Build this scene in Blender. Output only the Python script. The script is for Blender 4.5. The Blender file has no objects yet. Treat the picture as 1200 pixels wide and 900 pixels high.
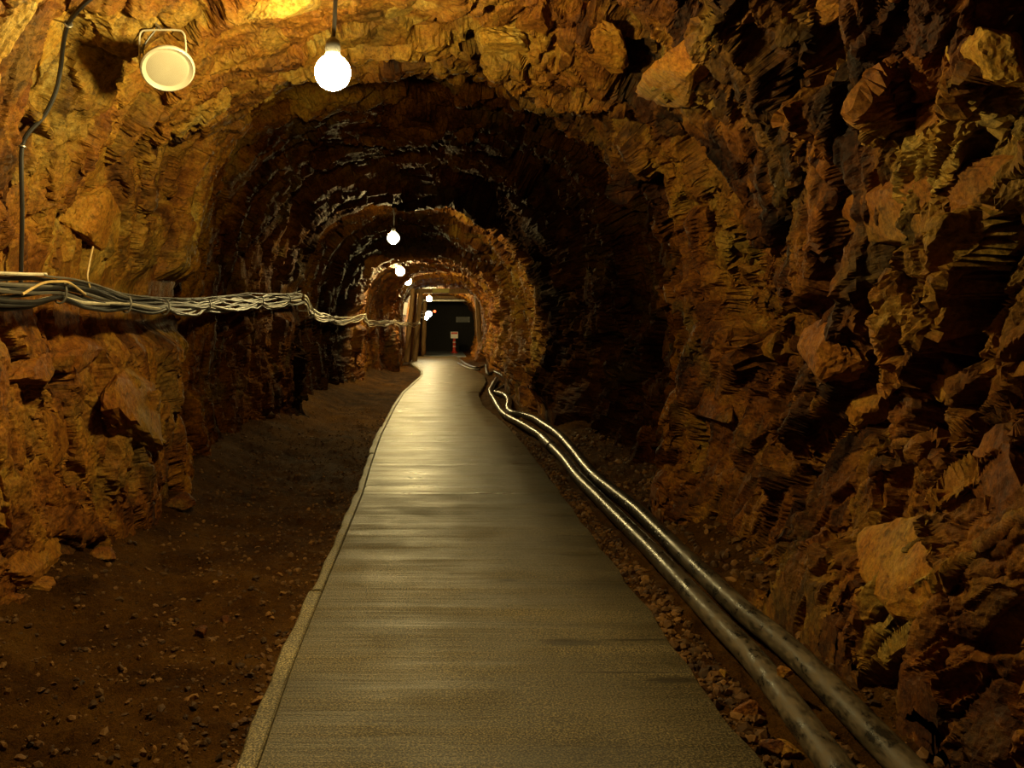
import bpy, bmesh, math, random
import numpy as np
from mathutils import Vector, Matrix
from mathutils.bvhtree import BVHTree

random.seed(7)
rng = np.random.default_rng(11)
scene = bpy.context.scene
COL = scene.collection

# ------------------------------------------------------------------ camera
F = 1000.0                       # focal length in pixels of the 1200 wide frame
VX, VY, EYE = 515.0, 380.0, 1.5  # the tunnel's vanishing point and the eye height
cam_d = bpy.data.cameras.new('camera')
cam = bpy.data.objects.new('camera', cam_d)
COL.objects.link(cam)
cam.location = (0, 0, EYE)
cam.rotation_euler = (math.pi / 2, 0, 0)
cam_d.sensor_width = 36.0
cam_d.lens = 36.0 * F / 1200.0
cam_d.shift_x = (600 - VX) / 1200.0
cam_d.shift_y = -(450 - VY) / 1200.0
cam_d.clip_start = 0.05
cam_d.clip_end = 200
scene.camera = cam

# ------------------------------------------------------------------ world, exposure
LIGHT = (1.0, 0.76, 0.30)        # warm lamp colour
BULB = 730.0                     # radiance of a lamp globe
HAZE = 0.0
world = bpy.data.worlds.new('mine_dark')
scene.world = world
world.use_nodes = True
wn = world.node_tree
wn.nodes['Background'].inputs[0].default_value = (0, 0, 0, 1)
wn.nodes['Background'].inputs[1].default_value = 0.0
if HAZE > 0:
    vs = wn.nodes.new('ShaderNodeVolumeScatter')
    vs.inputs['Color'].default_value = (1.0, 1.0, 0.95, 1)
    vs.inputs['Density'].default_value = HAZE
    vs.inputs['Anisotropy'].default_value = 0.2
    wn.links.new(vs.outputs[0], wn.nodes['World Output'].inputs['Volume'])
scene.view_settings.view_transform = 'Standard'
scene.view_settings.look = 'None'
scene.view_settings.gamma = 1.0
scene.view_settings.use_curve_mapping = False
scene.view_settings.exposure = 0.0
scene.cycles.use_denoising = True
scene.cycles.max_bounces = 5
scene.cycles.diffuse_bounces = 2
scene.cycles.glossy_bounces = 3
scene.cycles.volume_bounces = 0
scene.cycles.sample_clamp_indirect = 4.0


# ------------------------------------------------------------------ small helpers
def px(x, y, d):
    """The point at distance d down the tunnel seen towards (x, y) of the frame."""
    return Vector(((x - VX) * d / F, d, EYE - (y - VY) * d / F))


def on_ground(x, y, z=0.0):
    d = (EYE - z) * F / (y - VY)
    return Vector(((x - VX) * d / F, d, z))


def link(name, me, mat=None, parent=None, smooth=True):
    o = bpy.data.objects.new(name, me)
    COL.objects.link(o)
    if mat is not None:
        me.materials.append(mat)
    if parent is not None:
        o.parent = parent
    if smooth and hasattr(me, 'polygons'):
        me.polygons.foreach_set('use_smooth', [True] * len(me.polygons))
    return o


def obj(name, bm, mat=None, parent=None, smooth=True):
    me = bpy.data.meshes.new(name)
    bm.normal_update()
    bm.to_mesh(me)
    bm.free()
    o = link(name, me, mat, parent, False)
    if smooth:
        me.polygons.foreach_set('use_smooth', [True] * len(me.polygons))
        try:
            me.set_sharp_from_angle(angle=math.radians(40))
        except Exception:
            pass
    return o


def thing(name, label, cat, loc=(0, 0, 0), group=None):
    o = bpy.data.objects.new(name, None)
    o.empty_display_size = 0.1
    COL.objects.link(o)
    o.location = loc
    o['label'] = label
    o['category'] = cat
    if group:
        o['group'] = group
    bpy.context.view_layer.update()
    return o


def tag(o, label, cat, group=None):
    o['label'] = label
    o['category'] = cat
    if group:
        o['group'] = group
    return o


def keep(o, parent):
    """Parent o, whose mesh is in world coordinates, to a thing placed elsewhere."""
    o.parent = parent
    o.matrix_parent_inverse = Matrix.Translation(-Vector(parent.location))
    return o


def add_box(bm, c, s, rot=None, bevel=0.0):
    r = bmesh.ops.create_cube(bm, size=1.0)
    vs_ = r['verts']
    m = Matrix.Translation(c) @ (rot.to_4x4() if rot else Matrix.Identity(4)) @ Matrix.Diagonal((*s, 1))
    if bevel:
        bmesh.ops.scale(bm, vec=s, verts=vs_)
        es = list({e for v in vs_ for e in v.link_edges})
        rb = bmesh.ops.bevel(bm, geom=es, offset=bevel, segments=2, affect='EDGES')
        allv = list({v for f in rb['faces'] for v in f.verts} | {v for v in vs_ if v.is_valid})
        comp = set(allv)
        grow = list(allv)
        while grow:
            v = grow.pop()
            for e in v.link_edges:
                w = e.other_vert(v)
                if w not in comp:
                    comp.add(w)
                    grow.append(w)
        m2 = Matrix.Translation(c) @ (rot.to_4x4() if rot else Matrix.Identity(4))
        bmesh.ops.transform(bm, matrix=m2, verts=list(comp))
    else:
        bmesh.ops.transform(bm, matrix=m, verts=vs_)


def smooth_path(pts, n):
    """Catmull-Rom through pts, n points per span."""
    P = [Vector(p) for p in pts]
    P = [P[0] * 2 - P[1]] + P + [P[-1] * 2 - P[-2]]
    out = []
    for i in range(1, len(P) - 2):
        a, b, c, d = P[i - 1:i + 3]
        for k in range(n):
            t = k / n
            out.append(0.5 * ((2 * b) + (c - a) * t + (2 * a - 5 * b + 4 * c - d) * t * t + (3 * b - a - 3 * c + d) * t ** 3))
    out.append(P[-2])
    return out


def add_tube(bm, pts, rad, seg=10, caps=True):
    pts = [Vector(p) for p in pts]
    n = len(pts)
    rings = []
    up = Vector((0, 0, 1))
    side = None
    for i, p in enumerate(pts):
        t = (pts[min(i + 1, n - 1)] - pts[max(i - 1, 0)]).normalized()
        if side is None:
            side = t.cross(up)
            if side.length < 0.1:
                side = t.cross(Vector((1, 0, 0)))
        side = (side - t * side.dot(t))
        if side.length < 1e-6:
            side = t.orthogonal()
        side.normalize()
        nor = side.cross(t)
        r = rad[i] if hasattr(rad, '__len__') else rad
        rings.append([bm.verts.new(p + (side * math.cos(a) + nor * math.sin(a)) * r)
                      for a in (2 * math.pi * k / seg for k in range(seg))])
    for a, b in zip(rings, rings[1:]):
        for k in range(seg):
            bm.faces.new((a[k], a[(k + 1) % seg], b[(k + 1) % seg], b[k]))
    if caps:
        bm.faces.new(list(reversed(rings[0])))
        bm.faces.new(rings[-1])


def tube_obj(name, pts, rad, mat, parent=None, seg=10, n=6):
    bm = bmesh.new()
    add_tube(bm, smooth_path(pts, n) if n > 1 else pts, rad, seg)
    return obj(name, bm, mat, parent)


def add_lathe(bm, prof, seg=24, mat4=None):
    """Turn (radius, height) pairs about z."""
    rings = []
    M = mat4 or Matrix.Identity(4)
    for r, h in prof:
        if r < 1e-6:
            rings.append([bm.verts.new(M @ Vector((0, 0, h)))])
        else:
            rings.append([bm.verts.new(M @ Vector((r * math.cos(a), r * math.sin(a), h)))
                          for a in (2 * math.pi * k / seg for k in range(seg))])
    for a, b in zip(rings, rings[1:]):
        for k in range(seg):
            k2 = (k + 1) % seg
            if len(a) == 1 and len(b) > 1:
                bm.faces.new((a[0], b[k], b[k2]))
            elif len(b) == 1 and len(a) > 1:
                bm.faces.new((a[k], b[0], a[k2]))
            elif len(a) > 1:
                bm.faces.new((a[k], b[k], b[k2], a[k2]))
    bmesh.ops.recalc_face_normals(bm, faces=bm.faces)


# ------------------------------------------------------------------ noise in numpy
def _hash(ix, iy, iz, seed):
    with np.errstate(over='ignore'):
        h = (ix.astype(np.uint32) * np.uint32(374761393) + iy.astype(np.uint32) * np.uint32(668265263)
             + iz.astype(np.uint32) * np.uint32(2147483647) + np.uint32((seed * 1274126177) & 0xffffffff))
        h = (h ^ (h >> np.uint32(13))) * np.uint32(1274126177)
        h = h ^ (h >> np.uint32(16))
        h = h * np.uint32(2246822519)
        h = h ^ (h >> np.uint32(13))
    return h


_g = rng.normal(size=(256, 3)).astype(np.float32)
_g /= np.linalg.norm(_g, axis=1, keepdims=True)


def gnoise(P, seed=0):
    """Gradient noise, about -0.7..0.7."""
    I = np.floor(P)
    f = (P - I).astype(np.float32)
    I = I.astype(np.int64)
    u = f * f * f * (f * (f * 6 - 15) + 10)
    res = np.zeros(len(P), np.float32)
    for dx in (0, 1):
        wx = u[:, 0] if dx else 1 - u[:, 0]
        for dy in (0, 1):
            wy = u[:, 1] if dy else 1 - u[:, 1]
            for dz in (0, 1):
                wz = u[:, 2] if dz else 1 - u[:, 2]
                g = _g[(_hash(I[:, 0] + dx, I[:, 1] + dy, I[:, 2] + dz, seed) & np.uint32(255))]
                dot = g[:, 0] * (f[:, 0] - dx) + g[:, 1] * (f[:, 1] - dy) + g[:, 2] * (f[:, 2] - dz)
                res += dot * wx * wy * wz
    return res


def fbm(P, octs=4, seed=0, gain=0.5, ridged=False):
    a, s = 1.0, np.zeros(len(P), np.float32)
    for k in range(octs):
        n = gnoise(P * (2.03 ** k) + k * 17.3, seed + k)
        if ridged:
            n = 0.5 - 2.0 * np.abs(n)
        s += a * n
        a *= gain
    return s


def facets(P, seed, tilt=0.6, jit=0.9, band=0.12):
    """Voronoi cells, each a tilted flat, blended over a narrow band: height, crack distance and a random value per cell."""
    hgt = np.empty(len(P), np.float32)
    crk = np.empty(len(P), np.float32)
    rid = np.empty(len(P), np.float32)
    CH = 120000
    for s in range(0, len(P), CH):
        p = P[s:s + CH].astype(np.float32)
        I = np.floor(p).astype(np.int64)
        d1 = np.full(len(p), 9e9, np.float32)
        d2 = np.full(len(p), 9e9, np.float32)
        id1 = np.zeros(len(p), np.uint32)
        id2 = np.zeros(len(p), np.uint32)
        o1 = np.zeros((len(p), 3), np.float32)
        o2 = np.zeros((len(p), 3), np.float32)
        for dx in (-1, 0, 1):
            for dy in (-1, 0, 1):
                for dz in (-1, 0, 1):
                    cx, cy, cz = I[:, 0] + dx, I[:, 1] + dy, I[:, 2] + dz
                    h = _hash(cx, cy, cz, seed)
                    ox = (h & np.uint32(1023)).astype(np.float32) / 1023 - 0.5
                    oy = ((h >> np.uint32(10)) & np.uint32(1023)).astype(np.float32) / 1023 - 0.5
                    oz = ((h >> np.uint32(20)) & np.uint32(1023)).astype(np.float32) / 1023 - 0.5
                    v = np.stack([p[:, 0] - (cx + 0.5 + ox * jit), p[:, 1] - (cy + 0.5 + oy * jit), p[:, 2] - (cz + 0.5 + oz * jit)], 1).astype(np.float32)
                    d = (v * v).sum(1)
                    near = d < d1
                    sec = (~near) & (d < d2)
                    d2 = np.where(near, d1, np.where(sec, d, d2))
                    id2 = np.where(near, id1, np.where(sec, h, id2))
                    o2 = np.where(near[:, None], o1, np.where(sec[:, None], v, o2))
                    d1 = np.where(near, d, d1)
                    id1 = np.where(near, h, id1)
                    o1 = np.where(near[:, None], v, o1)

        def height(i, o):
            hh = _hash(i, i >> np.uint32(7), i >> np.uint32(3), seed + 5)
            g = _g[(hh >> np.uint32(12)) & np.uint32(255)]
            return (hh & np.uint32(1023)).astype(np.float32) / 1023 - 0.5 + tilt * (g * o).sum(1), ((hh >> np.uint32(22)) & np.uint32(1023)).astype(np.float32) / 1023
        ha, ra = height(id1, o1)
        hb, rb = height(id2, o2)
        c = np.sqrt(d2) - np.sqrt(d1)
        w = 0.5 * (1 - sstep(0, band, c))
        hgt[s:s + CH] = ha * (1 - w) + hb * w
        crk[s:s + CH] = c
        rid[s:s + CH] = ra
    return hgt, crk, rid


def sstep(a, b, x):
    t = np.clip((x - a) / (b - a), 0, 1)
    return t * t * (3 - 2 * t)


# ------------------------------------------------------------------ materials
class NT:
    def __init__(self, name):
        self.m = bpy.data.materials.new(name)
        self.m.use_nodes = True
        self.t = self.m.node_tree
        self.b = self.t.nodes['Principled BSDF']
        self.tc = None

    def n(self, kind, **kw):
        nd = self.t.nodes.new('ShaderNode' + kind)
        for k, v in kw.items():
            if k in nd.inputs.keys() if isinstance(k, str) else False:
                nd.inputs[k].default_value = v
            else:
                setattr(nd, k, v)
        return nd

    def l(self, a, b):
        self.t.links.new(a, b)

    def coords(self, scale=(1, 1, 1), rot=(0, 0, 0)):
        if self.tc is None:
            self.tc = self.n('TexCoord')
        mp = self.n('Mapping')
        mp.inputs['Scale'].default_value = scale
        mp.inputs['Rotation'].default_value = rot
        self.l(self.tc.outputs['Object'], mp.inputs[0])
        return mp.outputs[0]

    def noise(self, scale, detail=4, rough=0.55, vec=None, dist=0.0):
        nd = self.n('TexNoise')
        nd.inputs['Scale'].default_value = scale
        nd.inputs['Detail'].default_value = detail
        nd.inputs['Roughness'].default_value = rough
        nd.inputs['Distortion'].default_value = dist
        self.l(vec if vec is not None else self.coords(), nd.inputs['Vector'])
        return nd.outputs['Fac']

    def ramp(self, fac, stops, interp='LINEAR'):
        r = self.n('ValToRGB')
        r.color_ramp.interpolation = interp
        e = r.color_ramp.elements
        while len(e) < len(stops):
            e.new(0.5)
        for el, (p, c) in zip(e, stops):
            el.position = p
            el.color = (*c, 1) if len(c) == 3 else c
        self.l(fac, r.inputs[0])
        return r.outputs[0]

    def math(self, op, a, b=None, c=None):
        m = self.n('Math', operation=op)
        for i, v in enumerate((a, b, c)):
            if v is None:
                continue
            if isinstance(v, (int, float)):
                m.inputs[i].default_value = v
            else:
                self.l(v, m.inputs[i])
        return m.outputs[0]

    def mix(self, fac, a, b, mode='MIX'):
        m = self.n('Mix', data_type='RGBA', blend_type=mode)
        for sock, v in ((m.inputs['Factor'], fac), (m.inputs[6], a), (m.inputs[7], b)):
            if isinstance(v, (int, float)):
                sock.default_value = v
            elif isinstance(v, tuple):
                sock.default_value = (*v, 1)
            else:
                self.l(v, sock)
        return m.outputs[2]

    def attr(self, name):
        a = self.n('Attribute', attribute_name=name)
        return a.outputs['Fac']

    def bump(self, h, strength, dist, prev=None):
        b = self.n('Bump')
        b.inputs['Strength'].default_value = strength
        b.inputs['Distance'].default_value = dist
        self.l(h, b.inputs['Height'])
        if prev is not None:
            self.l(prev, b.inputs['Normal'])
        return b.outputs[0]

    def out(self, color=None, rough=None, normal=None, spec=None, metal=None):
        for nm, v in (('Base Color', color), ('Roughness', rough), ('Normal', normal),
                      ('Specular IOR Level', spec), ('Metallic', metal)):
            if v is None:
                continue
            s = self.b.inputs[nm]
            if isinstance(v, (int, float)):
                s.default_value = v
            elif isinstance(v, tuple):
                s.default_value = (*v, 1)
            else:
                self.l(v, s)
        return self.m


def rock_material():
    m = NT('rock')
    big = m.noise(0.9, 3, 0.5)
    mid = m.noise(4.0, 6, 0.62, dist=0.6)
    fine = m.noise(28.0, 6, 0.7)
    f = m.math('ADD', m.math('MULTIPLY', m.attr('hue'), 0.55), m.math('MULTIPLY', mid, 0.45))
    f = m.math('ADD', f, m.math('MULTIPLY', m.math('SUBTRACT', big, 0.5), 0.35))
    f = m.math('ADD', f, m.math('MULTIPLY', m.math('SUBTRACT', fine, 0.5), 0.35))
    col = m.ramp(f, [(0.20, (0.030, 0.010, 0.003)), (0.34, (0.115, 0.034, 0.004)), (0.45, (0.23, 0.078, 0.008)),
                     (0.56, (0.31, 0.130, 0.013)), (0.68, (0.36, 0.20, 0.024)), (0.82, (0.42, 0.30, 0.07))])
    # olive weathering and pale mineral films
    ol = m.ramp(m.noise(1.7, 5, 0.6), [(0.52, (0, 0, 0)), (0.66, (1, 1, 1))])
    col = m.mix(m.math('MULTIPLY', ol, 0.55), col, (0.19, 0.135, 0.03))
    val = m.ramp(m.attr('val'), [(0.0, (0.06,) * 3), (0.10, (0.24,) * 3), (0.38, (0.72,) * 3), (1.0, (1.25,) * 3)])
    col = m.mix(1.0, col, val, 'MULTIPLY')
    bl = m.ramp(m.noise(13.0, 5, 0.7, dist=1.0), [(0.36, (0.25,) * 3), (0.47, (1,) * 3)])
    col = m.mix(0.7, col, bl, 'MULTIPLY')
    sp = m.ramp(m.noise(45.0, 5, 0.8), [(0.34, (0.35,) * 3), (0.5, (0.95,) * 3), (0.68, (1.5,) * 3)])
    col = m.mix(0.8, col, sp, 'MULTIPLY')
    wet_dull = m.attr('wet_dull')
    rr = m.ramp(m.noise(9.0, 4, 0.6), [(0.3, (0.58,) * 3), (0.7, (0.88,) * 3)])
    rough = rr
    spec = m.math('SUBTRACT', 0.22, m.math('MULTIPLY', wet_dull, 0.20))
    nb = m.bump(mid, 0.35, 0.05)
    vo = m.n('TexVoronoi', feature='F1', distance='CHEBYCHEV')
    vo.inputs['Scale'].default_value = 22.0
    m.l(m.coords((1, 1, 1), (0.4, 0.5, 0.2)), vo.inputs['Vector'])
    nb = m.bump(vo.outputs['Distance'], 0.35, 0.015, nb)
    nb = m.bump(fine, 0.5, 0.012, nb)
    nb = m.bump(m.noise(110.0, 4, 0.7), 0.3, 0.004, nb)
    return m.out(col, rough, nb, spec)


def dirt_material():
    m = NT('dirt')
    a = m.noise(2.2, 5, 0.6)
    b = m.noise(30.0, 6, 0.75)
    c = m.noise(120.0, 3, 0.7)
    f = m.math('ADD', m.math('MULTIPLY', a, 0.6), m.math('MULTIPLY', b, 0.4))
    col = m.ramp(f, [(0.34, (0.024, 0.010, 0.002)), (0.46, (0.066, 0.028, 0.005)), (0.56, (0.105, 0.047, 0.008)),
                     (0.7, (0.15, 0.075, 0.015))])
    col = m.mix(0.6, col, m.ramp(c, [(0.35, (0.35,) * 3), (0.6, (1.1,) * 3)]), 'MULTIPLY')
    rough = m.math('SUBTRACT', 0.9, m.math('MULTIPLY', m.attr('wet_dull'), 0.1))
    nb = m.bump(b, 0.6, 0.03)
    nb = m.bump(c, 0.6, 0.008, nb)
    return m.out(col, rough, nb, 0.04)


def stone_material(name, c0, c1):
    m = NT(name)
    oi = m.n('ObjectInfo')
    col = m.ramp(m.noise(5.0, 4, 0.6), [(0.35, c0), (0.65, c1)])
    vr = m.attr('val')
    col = m.mix(1.0, col, m.ramp(vr, [(0, (0.35,) * 3), (1, (1.2,) * 3)]), 'MULTIPLY')
    nb = m.bump(m.noise(60.0, 4, 0.7), 0.5, 0.008)
    return m.out(col, 0.75, nb, 0.4)


def concrete_material(name, base, kerb=False, damp=0.0):
    m = NT(name)
    streak = m.noise(1.0, 5, 0.6, m.coords((0.45, 5.5, 1)))
    streak2 = m.noise(1.0, 4, 0.6, m.coords((0.9, 17.0, 1)))
    pat = m.noise(1.3, 5, 0.6)
    grit = m.noise(120.0, 2, 0.7)
    grit2 = m.noise(60.0, 5, 0.8)
    k = m.math('ADD', m.math('MULTIPLY', streak, 0.6), m.math('MULTIPLY', pat, 0.4))
    col = m.ramp(k, [(0.33, tuple(c * 0.55 for c in base)), (0.5, base), (0.66, tuple(min(1, c * 1.5) for c in base))])
    col = m.mix(0.9, col, m.ramp(grit, [(0.36, (0.12,) * 3), (0.5, (0.85,) * 3), (0.62, (2.6,) * 3)]), 'MULTIPLY')
    col = m.mix(0.6, col, m.ramp(grit2, [(0.35, (0.4,) * 3), (0.62, (1.3,) * 3)]), 'MULTIPLY')
    if not kerb:
        sep = m.n('SeparateXYZ')
        tc = m.n('TexCoord')
        m.l(tc.outputs['Object'], sep.inputs[0])
        wob = m.math('MULTIPLY', m.math('SUBTRACT', m.noise(7.0, 4, 0.6), 0.5), 1.6)
        tot = None
        for sx, sy, wx, wy in ((0.62, 4.03, 0.15, 0.05), (1.0, 3.6, 0.12, 0.035), (0.40, 5.0, 0.06, 0.03),
                               (0.95, 4.06, 0.22, 0.012), (0.78, 3.68, 0.25, 0.010)):
            ex = m.math('POWER', m.math('DIVIDE', m.math('SUBTRACT', sep.outputs[0], sx), wx), 2.0)
            ey = m.math('POWER', m.math('DIVIDE', m.math('SUBTRACT', sep.outputs[1], sy), wy), 2.0)
            d = m.math('ADD', m.math('ADD', ex, ey), wob)
            s = m.n('MapRange')
            s.inputs['From Min'].default_value = 1.3
            s.inputs['From Max'].default_value = 0.3
            m.l(d, s.inputs['Value'])
            tot = s.outputs[0] if tot is None else m.math('MAXIMUM', tot, s.outputs[0])
        col = m.mix(m.math('MULTIPLY', tot, 0.8), col, (0.02, 0.014, 0.006))
    rs = m.math('ADD', m.math('MULTIPLY', streak, 0.6), m.math('MULTIPLY', m.noise(2.3, 4, 0.6), 0.4))
    r0 = 0.36 - 0.12 * damp
    rough = m.ramp(rs, [(0.36, (r0,) * 3), (0.52, (r0 + 0.16,) * 3), (0.66, (r0 + 0.40 - 0.08 * damp,) * 3)])
    h = m.math('ADD', m.math('MULTIPLY', streak2, 0.5), m.math('MULTIPLY', streak, 1.2))
    nb = m.bump(h, (0.5 + 0.35 * damp) if not kerb else 0.1, 0.045)
    nb = m.bump(grit2, 0.5, 0.006, nb)
    nb = m.bump(grit, 0.6, 0.005, nb)
    return m.out(col, rough, nb, 0.5)


def plain(name, col, rough=0.5, spec=0.5, metal=0.0, var=0.25, scale=12.0, bump=0.0):
    m = NT(name)
    n = m.noise(scale, 5, 0.65)
    c = m.mix(1.0, col, m.ramp(n, [(0.3, (1 - var,) * 3), (0.7, (1 + var,) * 3)]), 'MULTIPLY')
    nb = m.bump(m.noise(scale * 5, 4, 0.6), bump, 0.004) if bump else None
    return m.out(c, rough, nb, spec, metal)


def pipe_material():
    m = NT('dusty_black_pipe')
    dust = m.noise(5.0, 7, 0.75, m.coords((1.4, 0.8, 1.4)))
    scr = m.noise(30.0, 5, 0.75, m.coords((1, 0.45, 1)))
    f = m.ramp(m.math('ADD', m.math('MULTIPLY', dust, 0.6), m.math('MULTIPLY', scr, 0.4)), [(0.43, (0,) * 3), (0.57, (1,) * 3)])
    # dust gathers in the near stretch, the far stretch stays clean and shiny
    sep = m.n('SeparateXYZ')
    m.l(m.n('TexCoord').outputs['Object'], sep.inputs[0])
    nr = m.n('MapRange')
    nr.inputs['From Min'].default_value = 6.0
    nr.inputs['From Max'].default_value = 4.0
    m.l(sep.outputs[1], nr.inputs['Value'])
    amt = m.math('MULTIPLY', f, m.math('ADD', m.math('MULTIPLY', nr.outputs[0], 0.72), 0.22))
    col = m.mix(amt, (0.018, 0.016, 0.013), (0.125, 0.092, 0.05))
    rough = m.math('ADD', 0.26, m.math('MULTIPLY', amt, 0.5))
    nb = m.bump(scr, 0.3, 0.005)
    return m.out(col, rough, nb, 0.5)


def emitter(name, col, strength):
    m = NT(name)
    m.b.inputs['Base Color'].default_value = (*[min(1, c) for c in col], 1)
    m.b.inputs['Emission Color'].default_value = (*col, 1)
    m.b.inputs['Emission Strength'].default_value = strength
    return m.m


def wood_material(name, c0, c1):
    m = NT(name)
    g = m.noise(6.0, 6, 0.65, m.coords((5, 5, 0.7)))
    col = m.ramp(g, [(0.3, c0), (0.7, c1)])
    return m.out(col, 0.75, m.bump(g, 0.4, 0.01), 0.3)


ROCK = rock_material()
DIRT = dirt_material()
CONC = concrete_material('wet_concrete', (0.086, 0.068, 0.032))
WETC = concrete_material('soaked_concrete', (0.095, 0.077, 0.040), False, 1.0)
KERB = concrete_material('kerb_concrete', (0.17, 0.14, 0.072), True)
PIPE = pipe_material()
BLACK = plain('black_rubber', (0.022, 0.021, 0.020), 0.42, 0.5)
GREYC = plain('grey_sheath', (0.13, 0.12, 0.10), 0.45, 0.5)
PALEC = plain('pale_lit_sheath', (0.62, 0.56, 0.42), 0.45, 0.5)
YELC = plain('tan_sheath', (0.60, 0.42, 0.17), 0.5, 0.5)
STEEL = plain('galvanised_steel', (0.50, 0.48, 0.44), 0.4, 0.5, 0.8)
CREAM = plain('cream_enamel', (0.46, 0.43, 0.33), 0.45, 0.5, 0, 0.06, 8.0)
GRILLE = plain('speaker_grille', (0.36, 0.33, 0.25), 0.6, 0.4, 0, 0.06, 8.0)
TIMBER = wood_material('old_timber', (0.10, 0.055, 0.02), (0.30, 0.18, 0.07))
DARKWOOD = wood_material('blackened_board', (0.006, 0.005, 0.004), (0.014, 0.012, 0.010))
WHITE = plain('white_board', (0.75, 0.74, 0.70), 0.5, 0.4, 0, 0.05)
GREYP = plain('grey_plate', (0.42, 0.42, 0.40), 0.5, 0.4, 0, 0.05)
RED = plain('red_plastic', (0.60, 0.045, 0.02), 0.45, 0.5, 0, 0.1)
OLIVE = plain('olive_board', (0.42, 0.38, 0.10), 0.6, 0.4, 0, 0.1)
GLOBE = emitter('lit_globe', LIGHT, BULB)
FARGLOBE = emitter('lit_far_globe', LIGHT, BULB * 0.8)
WHITELIGHT = emitter('lit_lens', (0.72, 0.95, 1.0), 30.0)
REDLIGHT = emitter('lit_red_lens', (1.0, 0.10, 0.03), 3.0)
STONE = stone_material('loose_stone', (0.07, 0.028, 0.006), (0.22, 0.105, 0.022))

# ------------------------------------------------------------------ the lines of the place
# walkway edges, as (frame x, frame y) of the ground plane
L_EDGE = [(277.5, 900), (307, 824), (328.5, 770), (364, 692), (391, 634), (416, 579), (428, 543), (441, 510),
          (458.5, 477.7), (470.4, 460), (486.7, 446), (492.5, 440), (493, 435), (488, 430.5), (480.5, 425.5), (484, 420), (486, 417.5)]
R_EDGE = [(900, 898), (861, 849), (819, 798), (777, 735), (700, 634), (659, 579), (616.7, 523),
          (595, 499), (580, 486), (567, 475.5), (561, 462), (570, 447), (568, 440), (556, 433), (551, 429), (536, 418.5)]
le = np.array([on_ground(*p)[:2] for p in L_EDGE])
re = np.array([on_ground(*p)[:2] for p in R_EDGE])


def xl(d):
    return np.interp(d, le[:, 1], le[:, 0])


def xr(d):
    return np.interp(d, re[:, 1], re[:, 0])


D_END = 40.0

PIPE_A = [(1150, 1125), (1060, 1006), (980, 900), (889.5, 780), (833, 720), (768, 650), (724, 606), (700, 582), (678, 560), (660, 537), (637, 514)]
PIPE_A2 = [(640, 517), (630.7, 508.7), (610.7, 496.7), (592, 486.5), (584, 476.7), (578.7, 467), (574.5, 459.5), (577, 452.7), (582, 444)]
PIPE_B = [(1262, 1125), (1155, 1000), (1062, 900), (987, 822), (948, 782), (909, 747), (870, 715.5), (812, 661), (770, 620), (748, 599), (724, 580),
          (700, 561), (686, 546), (670, 526), (654, 509), (637, 497.5), (626.7, 491), (613, 486.7), (600, 484), (595.5, 478.5), (596.5, 470), (592, 463.5), (584, 461)]
PIPE_C = [(588, 461.5), (580, 459.5), (585, 456), (592, 451), (594.7, 447.5), (592, 443.5), (586.7, 439), (578.7, 436), (571.5, 437.5),
          (570, 432.7), (569, 427.5), (564, 429.5), (557, 430.7), (546.7, 426.7), (538, 420.5)]
PIPE_D = [(562, 433.4), (552, 432.4), (543, 428.9), (537, 425.6)]

# cable bundle: frame x, frame y, distance
BUND = [(-190, 332, 2.9), (-70, 338, 3.4), (0, 342, 3.9), (38, 341, 4.2), (70, 340, 4.5), (100, 345, 4.8), (130, 352, 5.2), (148, 355, 5.45), (180, 358, 5.9),
        (193, 358.5, 6.2), (225, 360, 7.2), (242, 357, 8.0), (275, 355, 9.3), (305, 353, 11.0), (337, 351.5, 12.4), (354, 349, 13.0)]
BUND2 = [(355.5, 349.3, 13.12), (359, 352, 13.25), (362, 361, 13.8), (366, 366, 14.6), (373, 370, 15.6), (390, 374, 17.6), (402, 376, 19.0), (415, 374, 20.3), (426, 371, 21.0),
         (428, 373, 21.6), (432, 378, 22.8), (440, 379, 24.3), (452, 379, 26.0), (462, 377.5, 28.0), (466, 379, 28.8), (470, 381, 29.8), (477.5, 379, 31.4), (485, 381, 33.0), (492, 377, 34.0)]
bun = np.array([[*px(*b)] for b in BUND + BUND2[1:]])

# tunnel: distance, left half, right side, crown height
TAB = np.array([
    (-6.0, -2.1, 2.05, 3.4), (2.0, -2.15, 2.05, 3.35), (4.2, -2.1, 2.0, 3.44), (4.9, -2.1, 2.0, 3.42), (5.7, -2.08, 1.98, 3.27), (6.0, -2.08, 1.98, 3.30), (6.6, -2.06, 1.92, 3.47),
    (7.0, -2.14, 1.98, 3.58), (7.7, -2.42, 2.25, 3.72), (9.0, -2.50, 2.42, 3.78), (10.5, -2.48, 2.35, 3.75), (12.0, -2.36, 2.05, 3.62), (12.8, -2.20, 1.72, 3.42), (13.15, -2.06, 1.60, 3.28),
    (13.5, -2.25, 1.62, 3.42), (14.3, -2.42, 1.70, 3.55), (17.0, -2.42, 1.78, 3.50), (19.6, -2.25, 1.70, 3.32), (20.3, -2.02, 1.56, 3.12), (21.2, -1.86, 1.50, 3.05),
    (21.6, -2.10, 1.60, 3.22), (23.0, -2.15, 1.75, 3.35), (26.5, -1.90, 1.80, 3.25), (28.0, -1.44, 1.72, 3.26), (28.6, -1.38, 1.70, 3.22),
    (29.0, -1.60, 1.74, 3.40), (30.5, -1.65, 1.76, 3.42), (33.0, -1.55, 1.80, 3.25), (38.0, -1.45, 1.85, 3.05), (42.0, -1.25, 1.90, 2.95), (48.2, -0.9, 2.00, 2.85)])


def tab(d, k):
    return np.interp(d, TAB[:, 0], TAB[:, k])


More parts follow.
